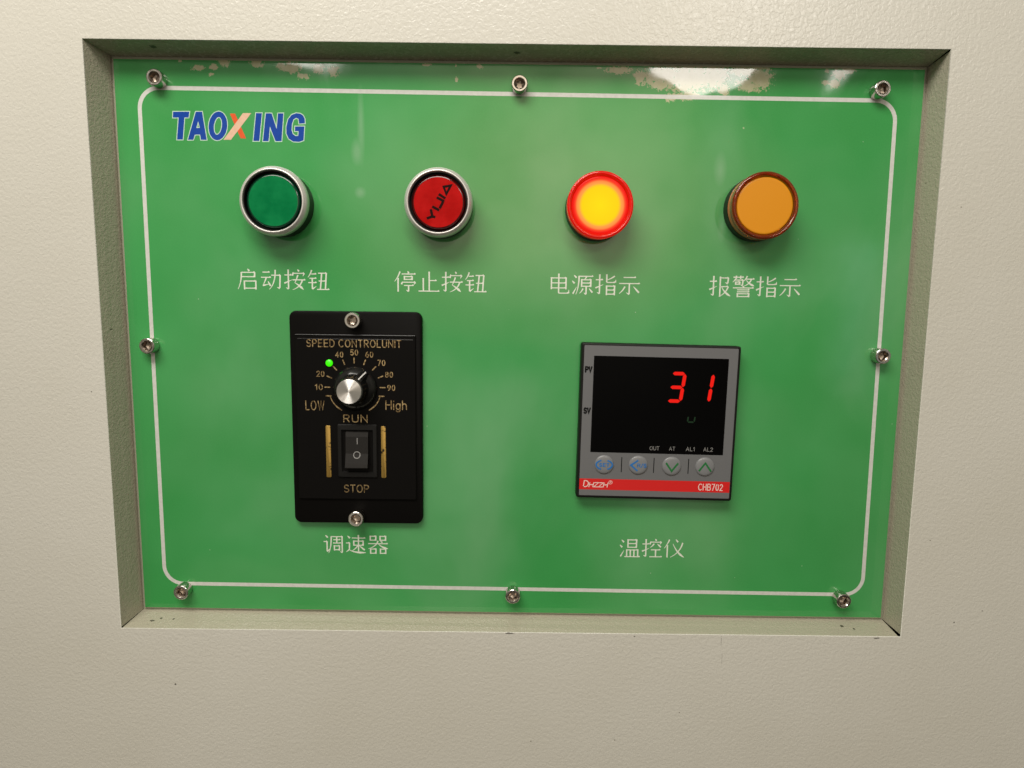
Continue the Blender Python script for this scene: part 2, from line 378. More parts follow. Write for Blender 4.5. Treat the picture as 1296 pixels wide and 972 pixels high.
def ribbon(mb, pts, widths, h0, h1, m=0, capround=True, closed=False):
    """a stroke of varying width standing from h0 up to h1"""
    pts = [Vector(q) for q in pts]; n = len(pts)
    if isinstance(widths, (int, float)): widths = [widths] * n
    L_, R_ = [], []
    for i in range(n):
        if closed: a, b = pts[i - 1], pts[(i + 1) % n]
        else: a, b = pts[max(i - 1, 0)], pts[min(i + 1, n - 1)]
        d1 = (pts[i] - a); d2 = (b - pts[i])
        if d1.length < 1e-9: d1 = d2
        if d2.length < 1e-9: d2 = d1
        d1 = d1.normalized(); d2 = d2.normalized(); t = (d1 + d2)
        t = t.normalized() if t.length > 1e-6 else d1
        nn = Vector((-t.y, t.x)); k = 1 / max(.45, nn.dot(Vector((-d1.y, d1.x))))
        L_.append(pts[i] + nn * widths[i] / 2 * k); R_.append(pts[i] - nn * widths[i] / 2 * k)
    if closed:
        v = [(q.x, q.y, h1) for q in L_] + [(q.x, q.y, h1) for q in R_] + [(q.x, q.y, h0) for q in L_] + [(q.x, q.y, h0) for q in R_]
        f = []
        for i in range(n):
            j = (i + 1) % n
            f += [(i, n + i, n + j, j), (i, j, 2 * n + j, 2 * n + i), (n + i, 3 * n + i, 3 * n + j, n + j)]
        mb.add(v, f, m); return
    loop = L_[:]
    if capround:
        d = (pts[-1] - pts[-2]).normalized(); w = widths[-1] / 2; s = Vector((-d.y, d.x))
        loop += [pts[-1] + s * w * math.cos(a) + d * w * math.sin(a) for a in (math.pi / 4, math.pi / 2, 3 * math.pi / 4)]
    loop_end = len(loop)
    R2 = R_[::-1]; loop += R2
    if capround:
        d = (pts[0] - pts[1]).normalized(); w = widths[0] / 2; s = Vector((-d.y, d.x))
        loop += [pts[0] + s * w * math.cos(a) + d * w * math.sin(a) for a in (math.pi / 4, math.pi / 2, 3 * math.pi / 4)]
    N_ = len(loop)
    v = [(q.x, q.y, h1) for q in loop] + [(q.x, q.y, h0) for q in loop]
    f = [(i, (i + 1) % N_, N_ + (i + 1) % N_, N_ + i) for i in range(N_)]
    e0 = loop_end
    for i in range(n - 1):                       # quads along the stroke
        f.append((i, e0 + n - 1 - i, e0 + n - 2 - i, i + 1))
    if capround:
        f.append((n - 1, n, n + 1, n + 2, e0)); f.append((e0 + n - 1, N_ - 3, N_ - 2, N_ - 1, 0))
    mb.add(v, f, m)

def poly2d(name, polys, h0, h1, mat, parent, offset=0.0):
    """filled outline (with holes) as a thin solid between h0 and h1"""
    cu = bpy.data.curves.new(name, 'CURVE'); cu.dimensions = '2D'; cu.fill_mode = 'BOTH'
    cu.extrude = max(1e-6, (h1 - h0) / 2 * .001); cu.offset = offset * .001
    for pl in polys:
        sp = cu.splines.new('POLY'); sp.points.add(len(pl) - 1); sp.use_cyclic_u = True
        for q, (x, y) in zip(sp.points, pl): q.co = (x * .001, y * .001, 0, 1)
    t = bpy.data.objects.new('tmp', cu); COL.objects.link(t)
    dg = bpy.context.evaluated_depsgraph_get()
    me = bpy.data.meshes.new_from_object(t.evaluated_get(dg))
    bpy.data.objects.remove(t); bpy.data.curves.remove(cu)
    hc = (h0 + h1) / 2
    for q in me.vertices: q.co = Vector((q.co.x, -(hc * .001 + q.co.z), q.co.y))
    bm = bmesh.new(); bm.from_mesh(me); bmesh.ops.recalc_face_normals(bm, faces=bm.faces[:]); bm.to_mesh(me); bm.free()
    me.materials.clear(); me.materials.append(mat); me.name = name
    o = bpy.data.objects.new(name, me); COL.objects.link(o)
    if parent: o.parent = parent
    return o

# ------------------------------------------------------------------ stroke lettering (capital height 1)
def A_(cx, cy, rx, ry, a0, a1, n=10):
    return [(cx + rx * math.cos(math.radians(a0 + (a1 - a0) * i / n)), cy + ry * math.sin(math.radians(a0 + (a1 - a0) * i / n))) for i in range(n + 1)]
FONT = {
 'A': (.66, [[(0, 0), (.33, 1), (.66, 0)], [(.12, .34), (.54, .34)]]),
 'B': (.58, [[(.3, 1), (0, 1), (0, 0), (.3, 0)], [(0, .53), (.3, .53)], A_(.3, .765, .24, .235, 90, -90), A_(.3, .265, .28, .265, 90, -90)]),
 'C': (.62, [A_(.34, .5, .34, .5, 48, 312, 16)]),
 'D': (.62, [[(0, 0), (0, 1), (.26, 1)] + A_(.26, .5, .36, .5, 80, -80) + [(.26, 0), (0, 0)]]),
 'E': (.52, [[(.52, 1), (0, 1), (0, 0), (.52, 0)], [(0, .52), (.46, .52)]]),
 'H': (.58, [[(0, 0), (0, 1)], [(.58, 0), (.58, 1)], [(0, .52), (.58, .52)]]),
 'I': (.0, [[(0, 0), (0, 1)]]),
 'L': (.46, [[(0, 1), (0, 0), (.46, 0)]]),
 'N': (.60, [[(0, 0), (0, 1), (.60, 0), (.60, 1)]]),
 'O': (.68, [A_(.34, .5, .34, .5, 90, 450, 22)]),
 'P': (.54, [[(0, 0), (0, 1), (.28, 1)] + A_(.28, .73, .26, .27, 80, -80) + [(.28, .46), (0, .46)]]),
 'R': (.56, [[(0, 0), (0, 1), (.28, 1)] + A_(.28, .74, .26, .26, 80, -80) + [(.28, .48), (0, .48)], [(.28, .48), (.56, 0)]]),
 'S': (.54, [A_(.27, .745, .25, .255, 25, 270, 12) + A_(.27, .25, .27, .25, 78, -155, 12)]),
 'T': (.56, [[(0, 1), (.56, 1)], [(.28, 1), (.28, 0)]]),
 'U': (.58, [[(0, 1), (0, .29)] + A_(.29, .29, .29, .29, 190, 350) + [(.58, .29), (.58, 1)]]),
 'V': (.60, [[(0, 1), (.30, 0), (.60, 1)]]),
 'W': (.86, [[(0, 1), (.21, 0), (.43, 1), (.65, 0), (.86, 1)]]),
 'Z': (.56, [[(0, 1), (.56, 1), (0, 0), (.56, 0)]]),
 'h': (.42, [[(0, 0), (0, 1)], A_(.21, .42, .21, .24, 180, 0) + [(.42, 0)]]),
 'i': (.0, [[(0, 0), (0, .66)], [(0, .88), (0, .96)]]),
 'g': (.44, [A_(.22, .33, .22, .33, 30, 390, 16), [(.44, .66), (.44, -.05)] + A_(.22, -.05, .22, .22, 0, -150)]),
 '/': (.36, [[(0, -.05), (.36, 1.05)]]),
 ' ': (.08, []),
 '0': (.50, [A_(.25, .5, .25, .5, 90, 450, 20)]),
 '1': (.22, [[(0, .78), (.2, 1), (.2, 0)]]),
 '2': (.50, [A_(.25, .73, .25, .27, 165, -30, 10) + [(0, 0), (.5, 0)]]),
 '3': (.50, [A_(.24, .755, .23, .245, 150, -85, 10), A_(.24, .265, .26, .265, 85, -155, 10)]),
 '4': (.52, [[(.38, 0), (.38, 1), (0, .3), (.52, .3)]]),
 '5': (.50, [[(.46, 1), (.08, 1), (.04, .54)] + A_(.24, .31, .26, .31, 130, -150, 12)]),
 '6': (.50, [A_(.25, .3, .25, .3, 90, 450, 16), [(.02, .36), (.10, .75), (.36, 1)]]),
 '7': (.50, [[(0, 1), (.5, 1), (.16, 0)]]),
 '8': (.50, [A_(.25, .755, .22, .245, 90, 450, 16), A_(.25, .265, .25, .265, 90, 450, 16)]),
 '9': (.50, [A_(.25, .7, .25, .3, 90, 450, 16), [(.48, .64), (.40, .25), (.14, 0)]]),
}
def stroke_text(name, s, x0, y0, width, height, lw, h0, h1, mat, parent, slant=0.0, gap=.24, mb=None):
    """lettering whose left-bottom corner is (x0,y0), squeezed to the given width"""
    own = mb is None; mb = mb or MB()
    tot = sum(FONT[c][0] for c in s) + gap * (len(s) - 1)
    kx = (width - lw) / tot; ky = height - lw; x = 0; k = 0
    for c in s:
        w_, st = FONT[c]
        for q in st:
            pts = [(x0 + lw / 2 + (x + a + slant * b) * kx, y0 + lw / 2 + b * ky) for a, b in q]
            ribbon(mb, pts, lw, h0, h1 + .003 * (k % 4)); k += 1
        x += w_ + gap
    return mb.build(name, mat, parent) if own else None

# ------------------------------------------------------------------ brush-style Chinese lettering on a 100 grid
def bez(p0, p1, p2, n=8):
    return [((1 - t) ** 2 * p0[0] + 2 * t * (1 - t) * p1[0] + t * t * p2[0], (1 - t) ** 2 * p0[1] + 2 * t * (1 - t) * p1[1] + t * t * p2[1]) for t in [i / n for i in range(n + 1)]]
SHOU = 'h5,72,36,72 v22,96,22,8 k22,8,11,14 t4,34,38,50'
JIN = 'p22,96,18,78,5,62 h20,78,42,78 h12,58,42,58 h6,38,43,38 v24,58,24,9 t24,8,42,22'
REN = 'p27,96,20,74,3,50 v18,66,18,3'
SHUI = 'd12,92,23,80 d4,66,15,54 t8,6,24,38'
MIAN = 'd44,86,40,69 h44,80,92,80 k92,80,86,67'
CHARS = {
 '启': 'd49,98,57,88 h22,82,81,82 v80,82,80,60 h22,62,80,62 p22,83,22,38,5,4 v34,43,34,3 h34,42,84,42 v84,43,84,3 h34,9,84,9',
 '动': 'h12,84,43,84 h5,60,48,60 p28,60,22,40,13,24 t12,22,42,30 d35,42,46,20 h50,70,90,70 v89,70,86,12 k86,10,74,14 p68,95,68,34,40,4',
 '按': SHOU + ' d63,98,69,89 ' + MIAN + ' p64,72,58,52,50,36 n50,36,66,28,88,5 p83,50,76,18,40,4 h40,50,96,50',
 '钮': JIN + ' h50,82,87,82 v86,82,81,8 v66,82,59,8 h52,46,84,46 h44,7,98,7',
 '停': REN + ' d60,98,65,89 h34,85,95,85 h46,73,80,73 v46,75,46,57 v80,75,80,57 h46,60,80,60 d37,50,33,37 h36,47,94,47 k94,47,87,36 h44,32,86,32 v64,32,64,5 k64,5,53,11',
 '止': 'v52,96,52,7 h52,56,84,56 v26,66,26,7 h5,7,96,7',
 '电': 'v16,80,16,26 h16,78,80,78 v80,80,80,26 h16,55,80,55 h16,32,80,32 v48,97,48,9 h48,8,91,8 k92,8,93,24',
 '源': SHUI + ' h32,87,96,87 p34,87,34,34,21,3 p67,86,64,78,57,71 v46,73,46,38 h46,71,86,71 v86,73,86,38 h46,56,86,56 h46,41,86,41 v66,40,66,4 k66,4,56,11 p52,30,48,18,37,8 d79,31,94,12',
 '指': SHOU + ' p88,90,74,78,54,71 v53,96,53,61 h53,60,90,60 k91,60,93,73 v53,45,53,1 h53,43,88,43 v88,45,88,1 h53,25,88,25 h53,6,88,6',
 '示': 'h24,84,78,84 h5,56,96,56 v50,56,50,7 k50,6,37,14 p31,42,22,22,6,9 d68,42,93,14',
 '报': SHOU + ' v51,93,51,1 h51,88,87,88 v86,88,84,63 k84,62,72,67 h56,48,86,48 p87,48,78,18,50,3 n58,47,70,20,98,4',
 '警': 'h5,92,50,92 v18,98,18,84 v37,98,37,84 p16,86,12,76,3,70 h14,79,48,79 v48,79,46,55 k46,54,38,57 h16,70,34,70 v16,71,16,57 v34,71,34,57 h16,60,34,60 p66,98,60,84,52,75 h60,84,97,84 p85,84,76,60,54,52 n62,79,76,60,98,52 d47,53,53,45 h5,43,96,43 h24,34,78,34 h24,25,78,25 v26,18,26,0 h26,16,76,16 v76,18,76,0 h26,3,76,3',
 '调': 'd13,95,24,83 h4,62,22,62 v20,62,20,13 t20,10,35,27 p40,89,40,30,27,3 h40,88,92,88 v91,89,91,6 k91,6,81,11 h50,72,83,72 v66,84,66,54 h48,55,85,55 v54,42,54,16 h54,40,78,40 v78,42,78,16 h54,20,78,20',
 '速': 'd12,93,23,81 h4,56,22,56 v21,56,20,24 p21,24,14,16,5,10 n18,22,40,4,98,7 h32,82,95,82 v41,68,41,42 h41,66,85,66 v85,68,85,42 h41,45,85,45 v63,97,63,13 p61,45,50,26,33,16 d66,43,92,20',
 '器': 'v14,94,14,69 h14,92,40,92 v40,94,40,69 h14,72,40,72 v60,94,60,69 h60,92,86,92 v86,94,86,69 h60,72,86,72 v15,28,15,1 h15,26,40,26 v40,28,40,1 h15,4,40,4 v61,28,61,1 h61,26,86,26 v86,28,86,1 h61,4,86,4 h4,54,96,54 p50,69,44,40,4,27 n52,53,66,34,97,28 d62,67,71,60',
 '温': SHUI + ' v42,94,42,51 h42,92,82,92 v82,94,82,51 h42,73,82,73 h42,54,82,54 v37,42,37,5 h37,40,89,40 v54,40,54,5 v71,40,71,5 v89,42,89,5 h26,5,99,5',
 '控': SHOU + ' d65,98,71,89 d45,86,40,70 h44,82,94,82 k94,82,87,70 p60,74,54,62,42,54 d75,73,92,56 h46,42,90,42 v68,42,68,6 h40,6,98,6',
 '仪': REN + ' d57,97,67,83 p89,80,80,30,33,4 n44,74,62,28,98,4',
}
def hanzi(name, text, x0, y0, pitch, size, parent, label=None):
    mb = MB(); k = 0; s = size / 100
    VW, HW = 6.9, 4.7
    for ci, c in enumerate(text):
        ox = x0 + ci * pitch
        for tok in CHARS[c].split():
            t = tok[0]; a = list(map(float, tok[1:].split(',')))
            q = [(a[i], a[i + 1]) for i in range(0, len(a), 2)]
            if t == 'h':
                (xa, ya), (xb, yb) = q
                pts = [(xa, ya), (xb - 7, yb), (xb - 3.5, yb + 1.6), (xb + 1, yb)]; wd = [HW, HW, HW + 3.2, 1.5]
            elif t == 'v':
                (xa, ya), (xb, yb) = q
                pts = [(xa, ya + 1), (xa + (xb - xa) * .1, ya + (yb - ya) * .1), (xb, yb)]; wd = [VW * 1.15, VW, VW * .92]
            elif t == 'p':
                pts = bez(*q); wd = [VW + (2.2 - VW) * (i / 8) ** 1.3 for i in range(9)]
            elif t == 'n':
                pts = bez(*q); wd = [2.5 + 7.5 * (i / 6) ** 1.2 if i <= 6 else (7.0 if i == 7 else 1.5) for i in range(9)]
            elif t == 'd':
                pts = [q[0], ((q[0][0] + q[1][0]) / 2, (q[0][1] + q[1][1]) / 2), q[1]]; wd = [2.5, 7, 8]
            elif t == 't':
                pts = [q[0], q[1]]; wd = [7.5, 1.5]
            elif t == 'k':
                pts = [q[0], q[1]]; wd = [8, 1.5]
            ribbon(mb, [(ox + (x * 1.065 - 2.5) * s, y0 + y * s) for x, y in pts], [w_ * s for w_ in wd], .002, .012 + .004 * (k % 9), capround=False); k += 1
    return mb.build(name, WHITE_TEXT, parent)

# ------------------------------------------------------------------ things
def thing(name, label, cat, x, y, h, rot=0.0, group=None):
    """Empty on the front plane of the panel (h=0) or at height h above it; rot turns it in the panel's plane"""
    o = bpy.data.objects.new(name, None); COL.objects.link(o); o.empty_display_size = .005
    o.location = (x * .001, (DEPTH - h) * .001, ZC + y * .001)
    o.rotation_euler = (0, -rot, 0)
    o['label'] = label; o['category'] = cat
    if group: o['group'] = group
    return o

# ---- cabinet: front sheet with the opening, folded sides, rear flange, closed body
OUT = [(-190.84, 135.92), (189.28, 135.83), (189.70, -135.76), (-190.10, -135.99)]     # opening, clockwise from upper left
INN = [(-186.21, 132.83), (187.10, 132.30), (187.61, -133.06), (-186.07, -132.07)]     # edge of the green plate
cab = thing('steel_cabinet', 'cream wrinkle-painted steel cabinet front with a wide rectangular recess', 'cabinet', 0, 0, DEPTH)
def offs(q, d):
    out = []
    for i, (x, y) in enumerate(q):
        sx = -1 if i in (0, 3) else 1; sy = 1 if i < 2 else -1
        out.append((x + sx * d, y + sy * d))
    return out
mb = MB()
far = [(-620, 700), (620, 700), (620, -1150), (-620, -1150)]
rings = [(far, 0), (offs(OUT, .30), 0), (offs(OUT, .15), -.04), (offs(OUT, .05), -.12), (OUT, -.5)]
v, f, m_ = loft(rings, False, False); mb.add(v, f)
sheet = mb.build('front_sheet', PAINT, cab, smooth=True, sharp=75)
for (a, b, g0, g1) in ((0, 1, .0, .55), (1, 2, .5, .95), (2, 3, .95, .35), (3, 0, .45, .1)):
    # each folded side: from the front edge back to behind the plate; the gaps at the ends are the open mitres
    pa, pb = OUT[a], OUT[b]; ia, ib = offs(INN, 1.05)[a], offs(INN, 1.05)[b]
    d = Vector((pb[0] - pa[0], pb[1] - pa[1])).normalized()
    def pt(q, k): return (q[0] + d.x * k, q[1] + d.y * k)
    mb = MB(); r = []
    for t, hh in ((0, -.5), (.5, -6.6), (.93, -12.2), (1, -13.3), (1.0, -14.7)):
        A = (pa[0] + (ia[0] - pa[0]) * t, pa[1] + (ia[1] - pa[1]) * t); B = (pb[0] + (ib[0] - pb[0]) * t, pb[1] + (ib[1] - pb[1]) * t)
        kk = max(0, 1 - t * .8)
        r.append((pt(A, g0 * kk), pt(B, -g1 * kk), hh))
    vv = []; ff = []
    for A, B, hh in r: vv += [(A[0], A[1], hh), (B[0], B[1], hh)]
    for i in range(len(r) - 1): ff.append((2 * i, 2 * i + 1, 2 * i + 3, 2 * i + 2))
    mb.add(vv, ff); mb.build('recess_side', PAINT_SHADED, cab)
mb = MB()
v, f, m_ = loft([(offs(INN, 1.9), -14.5), (offs(INN, -11), -14.5)], False, False); mb.add(v, f)
mb.build('mounting_flange', FLANGE, cab)
mb = MB()
fr = [(x * .999, y * .999) for x, y in far]
v, f, m_ = loft([(fr, -.4), (fr, -420)], False, True); mb.add(v, f)
mb.build('cabinet_body', [DARK], cab)

# ---- the printed acrylic plate
plate = thing('control_plate', 'green printed acrylic plate with white border line set in the recess', 'control panel', 0, 0, 0)
mb = MB()
v, f, m_ = loft([(INN, -1.2), (INN, -.45), (offs(INN, -.5), 0)], True, True)
mb.add(v, f); mb.m = [1] * 4 + [1] * 4 + [1, 0]
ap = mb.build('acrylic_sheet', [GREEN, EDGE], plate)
# border line, rounded at the corners
bp = [(-174.7, 119.95), (174.55, 118.05), (176.75, -120.6), (-174.85, -118.75)]
loop = []
for i in range(4):
    p0, p1, p2 = Vector(bp[i - 1]), Vector(bp[i]), Vector(bp[(i + 1) % 4])
    d0 = (p0 - p1).normalized(); d2 = (p2 - p1).normalized(); R = 9.3
    a = p1 + d0 * R; b = p1 + d2 * R; c = p1 + d0 * R + d2 * R
    for k in range(13):
        t = k / 12 * math.pi / 2
        q = c - d2 * R * math.cos(t) - d0 * R * math.sin(t); loop.append((q.x, q.y))
mb = MB(); ribbon(mb, loop, 1.85, .002, .02, closed=True); mb.build('border_line', WHITE_LINE, plate)
LOGO = {"T":[[[-159.37,109.38],[-151.86,109.46],[-152.31,106.89],[-154.24,106.86],[-155.47,97.03],[-158.16,97.0],[-156.92,106.83],[-159.61,106.8]]],"A":[[[-148.86,109.5],[-145.97,109.53],[-144.38,97.05],[-147.07,97.02],[-147.29,99.35],[-149.76,99.32],[-150.62,96.98],[-153.1,96.95]],[[-147.98,105.29],[-147.31,102.3],[-148.98,102.28]]],"O":[[[-134.59,103.38],[-134.83,101.95],[-135.28,100.59],[-135.9,99.36],[-136.68,98.34],[-137.57,97.56],[-138.52,97.08],[-139.49,96.9],[-140.44,97.05],[-141.3,97.52],[-142.05,98.28],[-142.63,99.29],[-143.03,100.5],[-143.22,101.85],[-143.19,103.28],[-142.94,104.71],[-142.5,106.06],[-141.87,107.28],[-141.1,108.3],[-140.21,109.07],[-139.26,109.55],[-138.29,109.72],[-137.35,109.57],[-136.49,109.11],[-135.75,108.36],[-135.16,107.36],[-134.76,106.15],[-134.57,104.8]],[[-137.01,103.35],[-137.18,102.47],[-137.44,101.64],[-137.78,100.89],[-138.17,100.27],[-138.59,99.79],[-139.03,99.5],[-139.46,99.39],[-139.87,99.49],[-140.22,99.77],[-140.51,100.24],[-140.72,100.86],[-140.83,101.6],[-140.85,102.43],[-140.77,103.31],[-140.6,104.18],[-140.33,105.01],[-140.0,105.76],[-139.61,106.38],[-139.19,106.86],[-138.75,107.15],[-138.32,107.25],[-137.91,107.16],[-137.56,106.87],[-137.27,106.41],[-137.06,105.79],[-136.95,105.05],[-136.93,104.22]]],"I":[[[-121.02,109.2],[-118.34,109.23],[-119.94,96.82],[-122.69,96.79]]],"N":[[[-116.52,109.15],[-113.84,109.18],[-111.7,102.2],[-110.84,109.21],[-108.37,109.24],[-109.6,96.83],[-112.41,96.8],[-114.78,103.35],[-115.64,96.76],[-118.22,96.73]]],"G":[[[-98.52,104.93],[-98.57,106.89],[-99.23,108.32],[-100.55,109.18],[-102.42,109.41],[-104.58,108.62],[-106.25,106.54],[-107.15,103.44],[-107.24,100.33],[-106.23,98.01],[-104.12,96.74],[-101.43,96.62],[-99.36,97.31],[-98.82,103.53],[-103.12,103.48],[-103.28,101.41],[-101.56,101.43],[-101.73,99.36],[-102.97,99.19],[-104.29,100.11],[-104.78,101.91],[-104.54,104.5],[-103.84,106.57],[-102.48,107.36],[-101.42,106.85],[-101.2,104.79]]],"X1":[[[-133.14,108.86],[-130.73,108.88],[-126.04,97.89],[-128.57,97.86]]],"X2":[[[-127.07,109.13],[-123.21,109.18],[-133.07,97.18],[-136.57,97.14]]]}
logo = None
lp = poly2d('logo', LOGO['T'] + LOGO['A'] + LOGO['O'] + LOGO['I'] + LOGO['N'] + LOGO['G'], .004, .03, LOGO_BLUE, plate)
poly2d('outline', LOGO['T'] + LOGO['A'] + LOGO['O'] + LOGO['I'] + LOGO['N'] + LOGO['G'], .002, .016, LOGO_EDGE, lp, offset=.36)
poly2d('accent_stroke', LOGO['X1'], .004, .036, LOGO_RED, lp)
poly2d('accent_stroke', LOGO['X2'], .004, .046, LOGO_PALE, lp)
hanzi('caption', '启动按钮', -132.7, 28.1, 11.15, 10.2, plate)
hanzi('caption', '停止按钮', -57.7, 27.9, 11.15, 10.2, plate)
hanzi('caption', '电源指示', 15.6, 27.6, 11.15, 10.2, plate)
hanzi('caption', '报警指示', 92.2, 27.5, 11.15, 10.2, plate)
hanzi('caption', '调速器', -94.6, -102.2, 11.15, 10.0, plate)
hanzi('caption', '温控仪', 53.6, -102.5, 11.15, 10.0, plate)

# ---- socket head screws
def screw_parts():
    ht = 5.0
    prof = [(circle(3.55, 48), 0), (circle(3.55, 48), .05), (circle(3.72, 48), .25), (circle(3.72, 48), ht - .55), (circle(3.62, 48), ht - .2), (circle(3.35, 48), ht),
            (circle(2.62, 48), ht), (circle(2.40, 48), ht - .28)]
    head = loft(prof, True, False)
    sock = loft([(circle(2.405, 48), ht - .27), (hexring(3.7), ht - .75), (hexring(3.7), ht - 3.1), (circle(1.1, 48), ht - 3.5)], False, True)
    return head, sock
HEAD, SOCK = screw_parts()
def screw(label, x, y, h, rot, group):
    t = thing('socket_screw', label, 'screw', x, y, h, rot, group); return t
spots = [
 ('steel socket screw at the upper left corner of the green plate', -164.8, 123.0, 0, .3),
 ('steel socket screw in the middle of the plate\'s top edge', .67, 122.2, 0, .9),
 ('steel socket screw at the upper right corner of the green plate', 165.3, 121.8, 0, .15),
 ('steel socket screw halfway up the plate\'s left edge', -174.8, 1.1, 0, .6),
 ('steel socket screw halfway up the plate\'s right edge', 175.1, .4, 0, .45),
 ('steel socket screw at the lower left corner of the green plate', -164.6, -121.5, 0, .75),
 ('steel socket screw in the middle of the plate\'s bottom edge', .5, -121.5, 0, .1),
 ('steel socket screw at the lower right corner of the green plate', 165.3, -121.9, 0, .52),
 ('steel socket screw above the speed dial on the black unit', -76.3, 14.4, 3, .2),
 ('steel socket screw below the STOP lettering on the black unit', -76.2, -81.6, 3, .8)]
first = None
for lab, x, y, h, r in spots:
    g = 'screws holding the green plate' if h == 0 else 'screws holding the black speed control unit'
    t = screw(lab, x, y, h, r, g)
    if first is None:
        hd = mesh_obj('head', HEAD[0], HEAD[1], STEEL, t, smooth=True, sharp=35)
        sk = mesh_obj('hex_socket', SOCK[0], SOCK[1], SOCKET, t, smooth=True, sharp=25); first = (hd, sk)
    else:
        for src in first:
            c = src.copy(); COL.objects.link(c); c.parent = t

# ---- push buttons
def push_button(label, x, y, caps, green):
    t = thing('push_button', label, 'push button', x, y, 0, 0, 'illuminated style push buttons with silver bezels')
    lathe('base_collar', [(15.0, 0), (15.0, 7.9), (14.7, 8.2)], BLACK, t, n=96)
    prof = [(14.3, 8.0), (15.3, 8.0), (15.45, 8.2), (15.45, 9.3)] + arcprof(15.45, 9.3, 14.3, 12.9, 12.6, 10.2, 10)[1:-1] + [(14.3, 12.85), (13.95, 13.05), (13.7, 13.05), (13.52, 12.9), (13.45, 12.6), (13.4, 9.2)]
    b = lathe('bezel', prof, SILVER, t, n=96, cap0=False, cap1=False, sharp=50)
    lathe('guard_ring', [(13.42, 8.6), (13.42, 12.0), (13.3, 12.15), (13.1, 12.15), (12.95, 12.0), (12.85, 9.0)], BLACK_GLOSS, t, n=96, cap0=False, cap1=False)
    lathe('gap_floor', [(13.4, 8.7), (10.0, 8.75)], BLACK, t, n=96, cap0=False, cap1=False)
    c = lathe('cap', [(12.3, 8.0), (12.3, 10.2), (12.15, 10.8), (11.8, 11.15), (11.4, 11.32), (11.1, 11.4), (10.95, 11.42), (10.6, 11.42), (0.5, 11.42)], caps, t, n=96, mats=[1, 1, 1, 1, 1, 0, 0, 0])
    return t, c
pb1, cap1 = push_button('green push button with silver bezel below the blue logo', -110.2, 67.9, [GREEN_CAP, GREEN_CAP_SIDE], True)
pb2, cap2 = push_button('red push button with silver bezel and slanted black lettering', -35.5, 68.2, [RED_CAP, RED_CAP_SIDE], False)
YIJIA = [[[-40.72,61.03],[-38.19,61.94]],[[-38.85,65.1],[-38.19,61.94],[-36.8,61.6]],[[-38.21,66.34],[-35.09,64.7]],[[-36.19,70.33],[-33.28,68.94],[-33.7,67.73],[-34.88,65.55]],[[-35.28,71.84],[-32.25,69.95]],[[-33.02,75.09],[-29.84,75.68],[-31.84,71.96]]]
mb = MB()
for i, st in enumerate(YIJIA):
    ribbon(mb, [(x + 35.5, y - 68.2) for x, y in st], 1.0 if i == 5 else 1.12, 11.4, 11.50 + .006 * i, capround=False, closed=(i == 5))
mb.build('lettering', INK, cap2)

# ---- indicator lamps
def indicator(label, x, y, face, rim, wall, rface):
    t = thing('indicator_lamp', label, 'indicator lamp', x, y, 0, 0, 'round indicator lamps with coloured lenses')
    lathe('base_collar', [(14.9, 0), (14.9, 5.2), (14.5, 5.6)], BLACK, t, n=96)
    lathe('lens_wall', [(12.9, 5.5), (14.55, 5.5), (14.75, 5.7), (14.75, 6.6), (14.5, 6.8), (14.5, 7.2), (14.8, 7.4), (14.8, 9.3), (13.0, 9.3)], wall, t, n=96, cap0=False, cap1=False)
    lathe('lens_rim', [(12.8, 9.4), (14.8, 9.4), (14.95, 9.6), (15.0, 12.4)] + arcprof(15.0, 12.4, 14.0, 13.4, 14.0, 12.4, 5)[1:] + [(13.7, 13.3), (13.2, 12.6), (12.9, 12.2), (12.8, 11.9), (12.8, 9.4)], rim, t, n=96, cap0=False, cap1=False, sharp=40)
    lathe('lens_face', [(12.72, 5.7), (12.72, 11.8), (12.6, 12.05), (12.35, 12.2), (12.1, 12.25), (11.8, 12.25), (.5, 12.25)], face, t, n=96, cap0=False)
    return t
indicator('lit red indicator lamp glowing yellow at its centre', 37.7, 67.7, LIT, RED_RIM, RED_WALL, 13.2)
indicator('unlit amber orange indicator lamp, the last in the top row', 112.1, 68.3, AMBER_FACE, AMBER_RIM, AMBER_WALL, 12.5)

# ---- speed control unit (origin at its centre)
SX, SY = -76.0, -33.35
sp = thing('speed_controller', 'black rectangular speed control unit with dial, gold lettering and rocker switch', 'speed controller', SX, SY, 0)
def rr(w, h, r, hh, cx=0, cy=0, n=8): return (rrect(w, h, r, n, cx, cy), hh)
loft_obj('housing', [rr(63.2, 104.0, 3.4, 0), rr(63.2, 104.0, 3.4, 2.2), rr(62.7, 103.5, 3.2, 2.8), rr(62.0, 102.8, 3.0, 3.0)], BLACK_MATT, sp)
loft_obj('label_panel', [rr(57.6, 80.6, .8, 2.9, 0, .7), rr(57.6, 80.6, .8, 3.6, 0, .7), rr(56.8, 79.8, .6, 4.0, 0, .7)], BLACK_MATT, sp)
loft_obj('ridge', [rr(57.2, .55, .25, 3.9, 0, 40.6, 3), rr(57.2, .55, .25, 4.22, 0, 40.6, 3), rr(56.9, .25, .12, 4.3, 0, 40.6, 3)], BLACK_GLOSS, sp)
loft_obj('ridge', [rr(55.2, .45, .2, 3.9, 0, 38.7, 3), rr(55.2, .45, .2, 4.08, 0, 38.7, 3), rr(54.9, .2, .1, 4.14, 0, 38.7, 3)], BLACK_GLOSS, sp)
def sl(x, y): return (x - SX, y - SY)
HT = 4.0
def stext(name, s, x0, y0, w, h, lw=.55, gap=.24, mat=GOLD):
    lw *= .86
    a, b = sl(x0, y0); return stroke_text(name, s, a, b, w, h, lw, HT - .02, HT + .16, mat, sp, gap=gap)
stext('lettering', 'SPEED CONTROLUNIT', -99.2, 1.55, 45.2, 3.75, .48, .30)
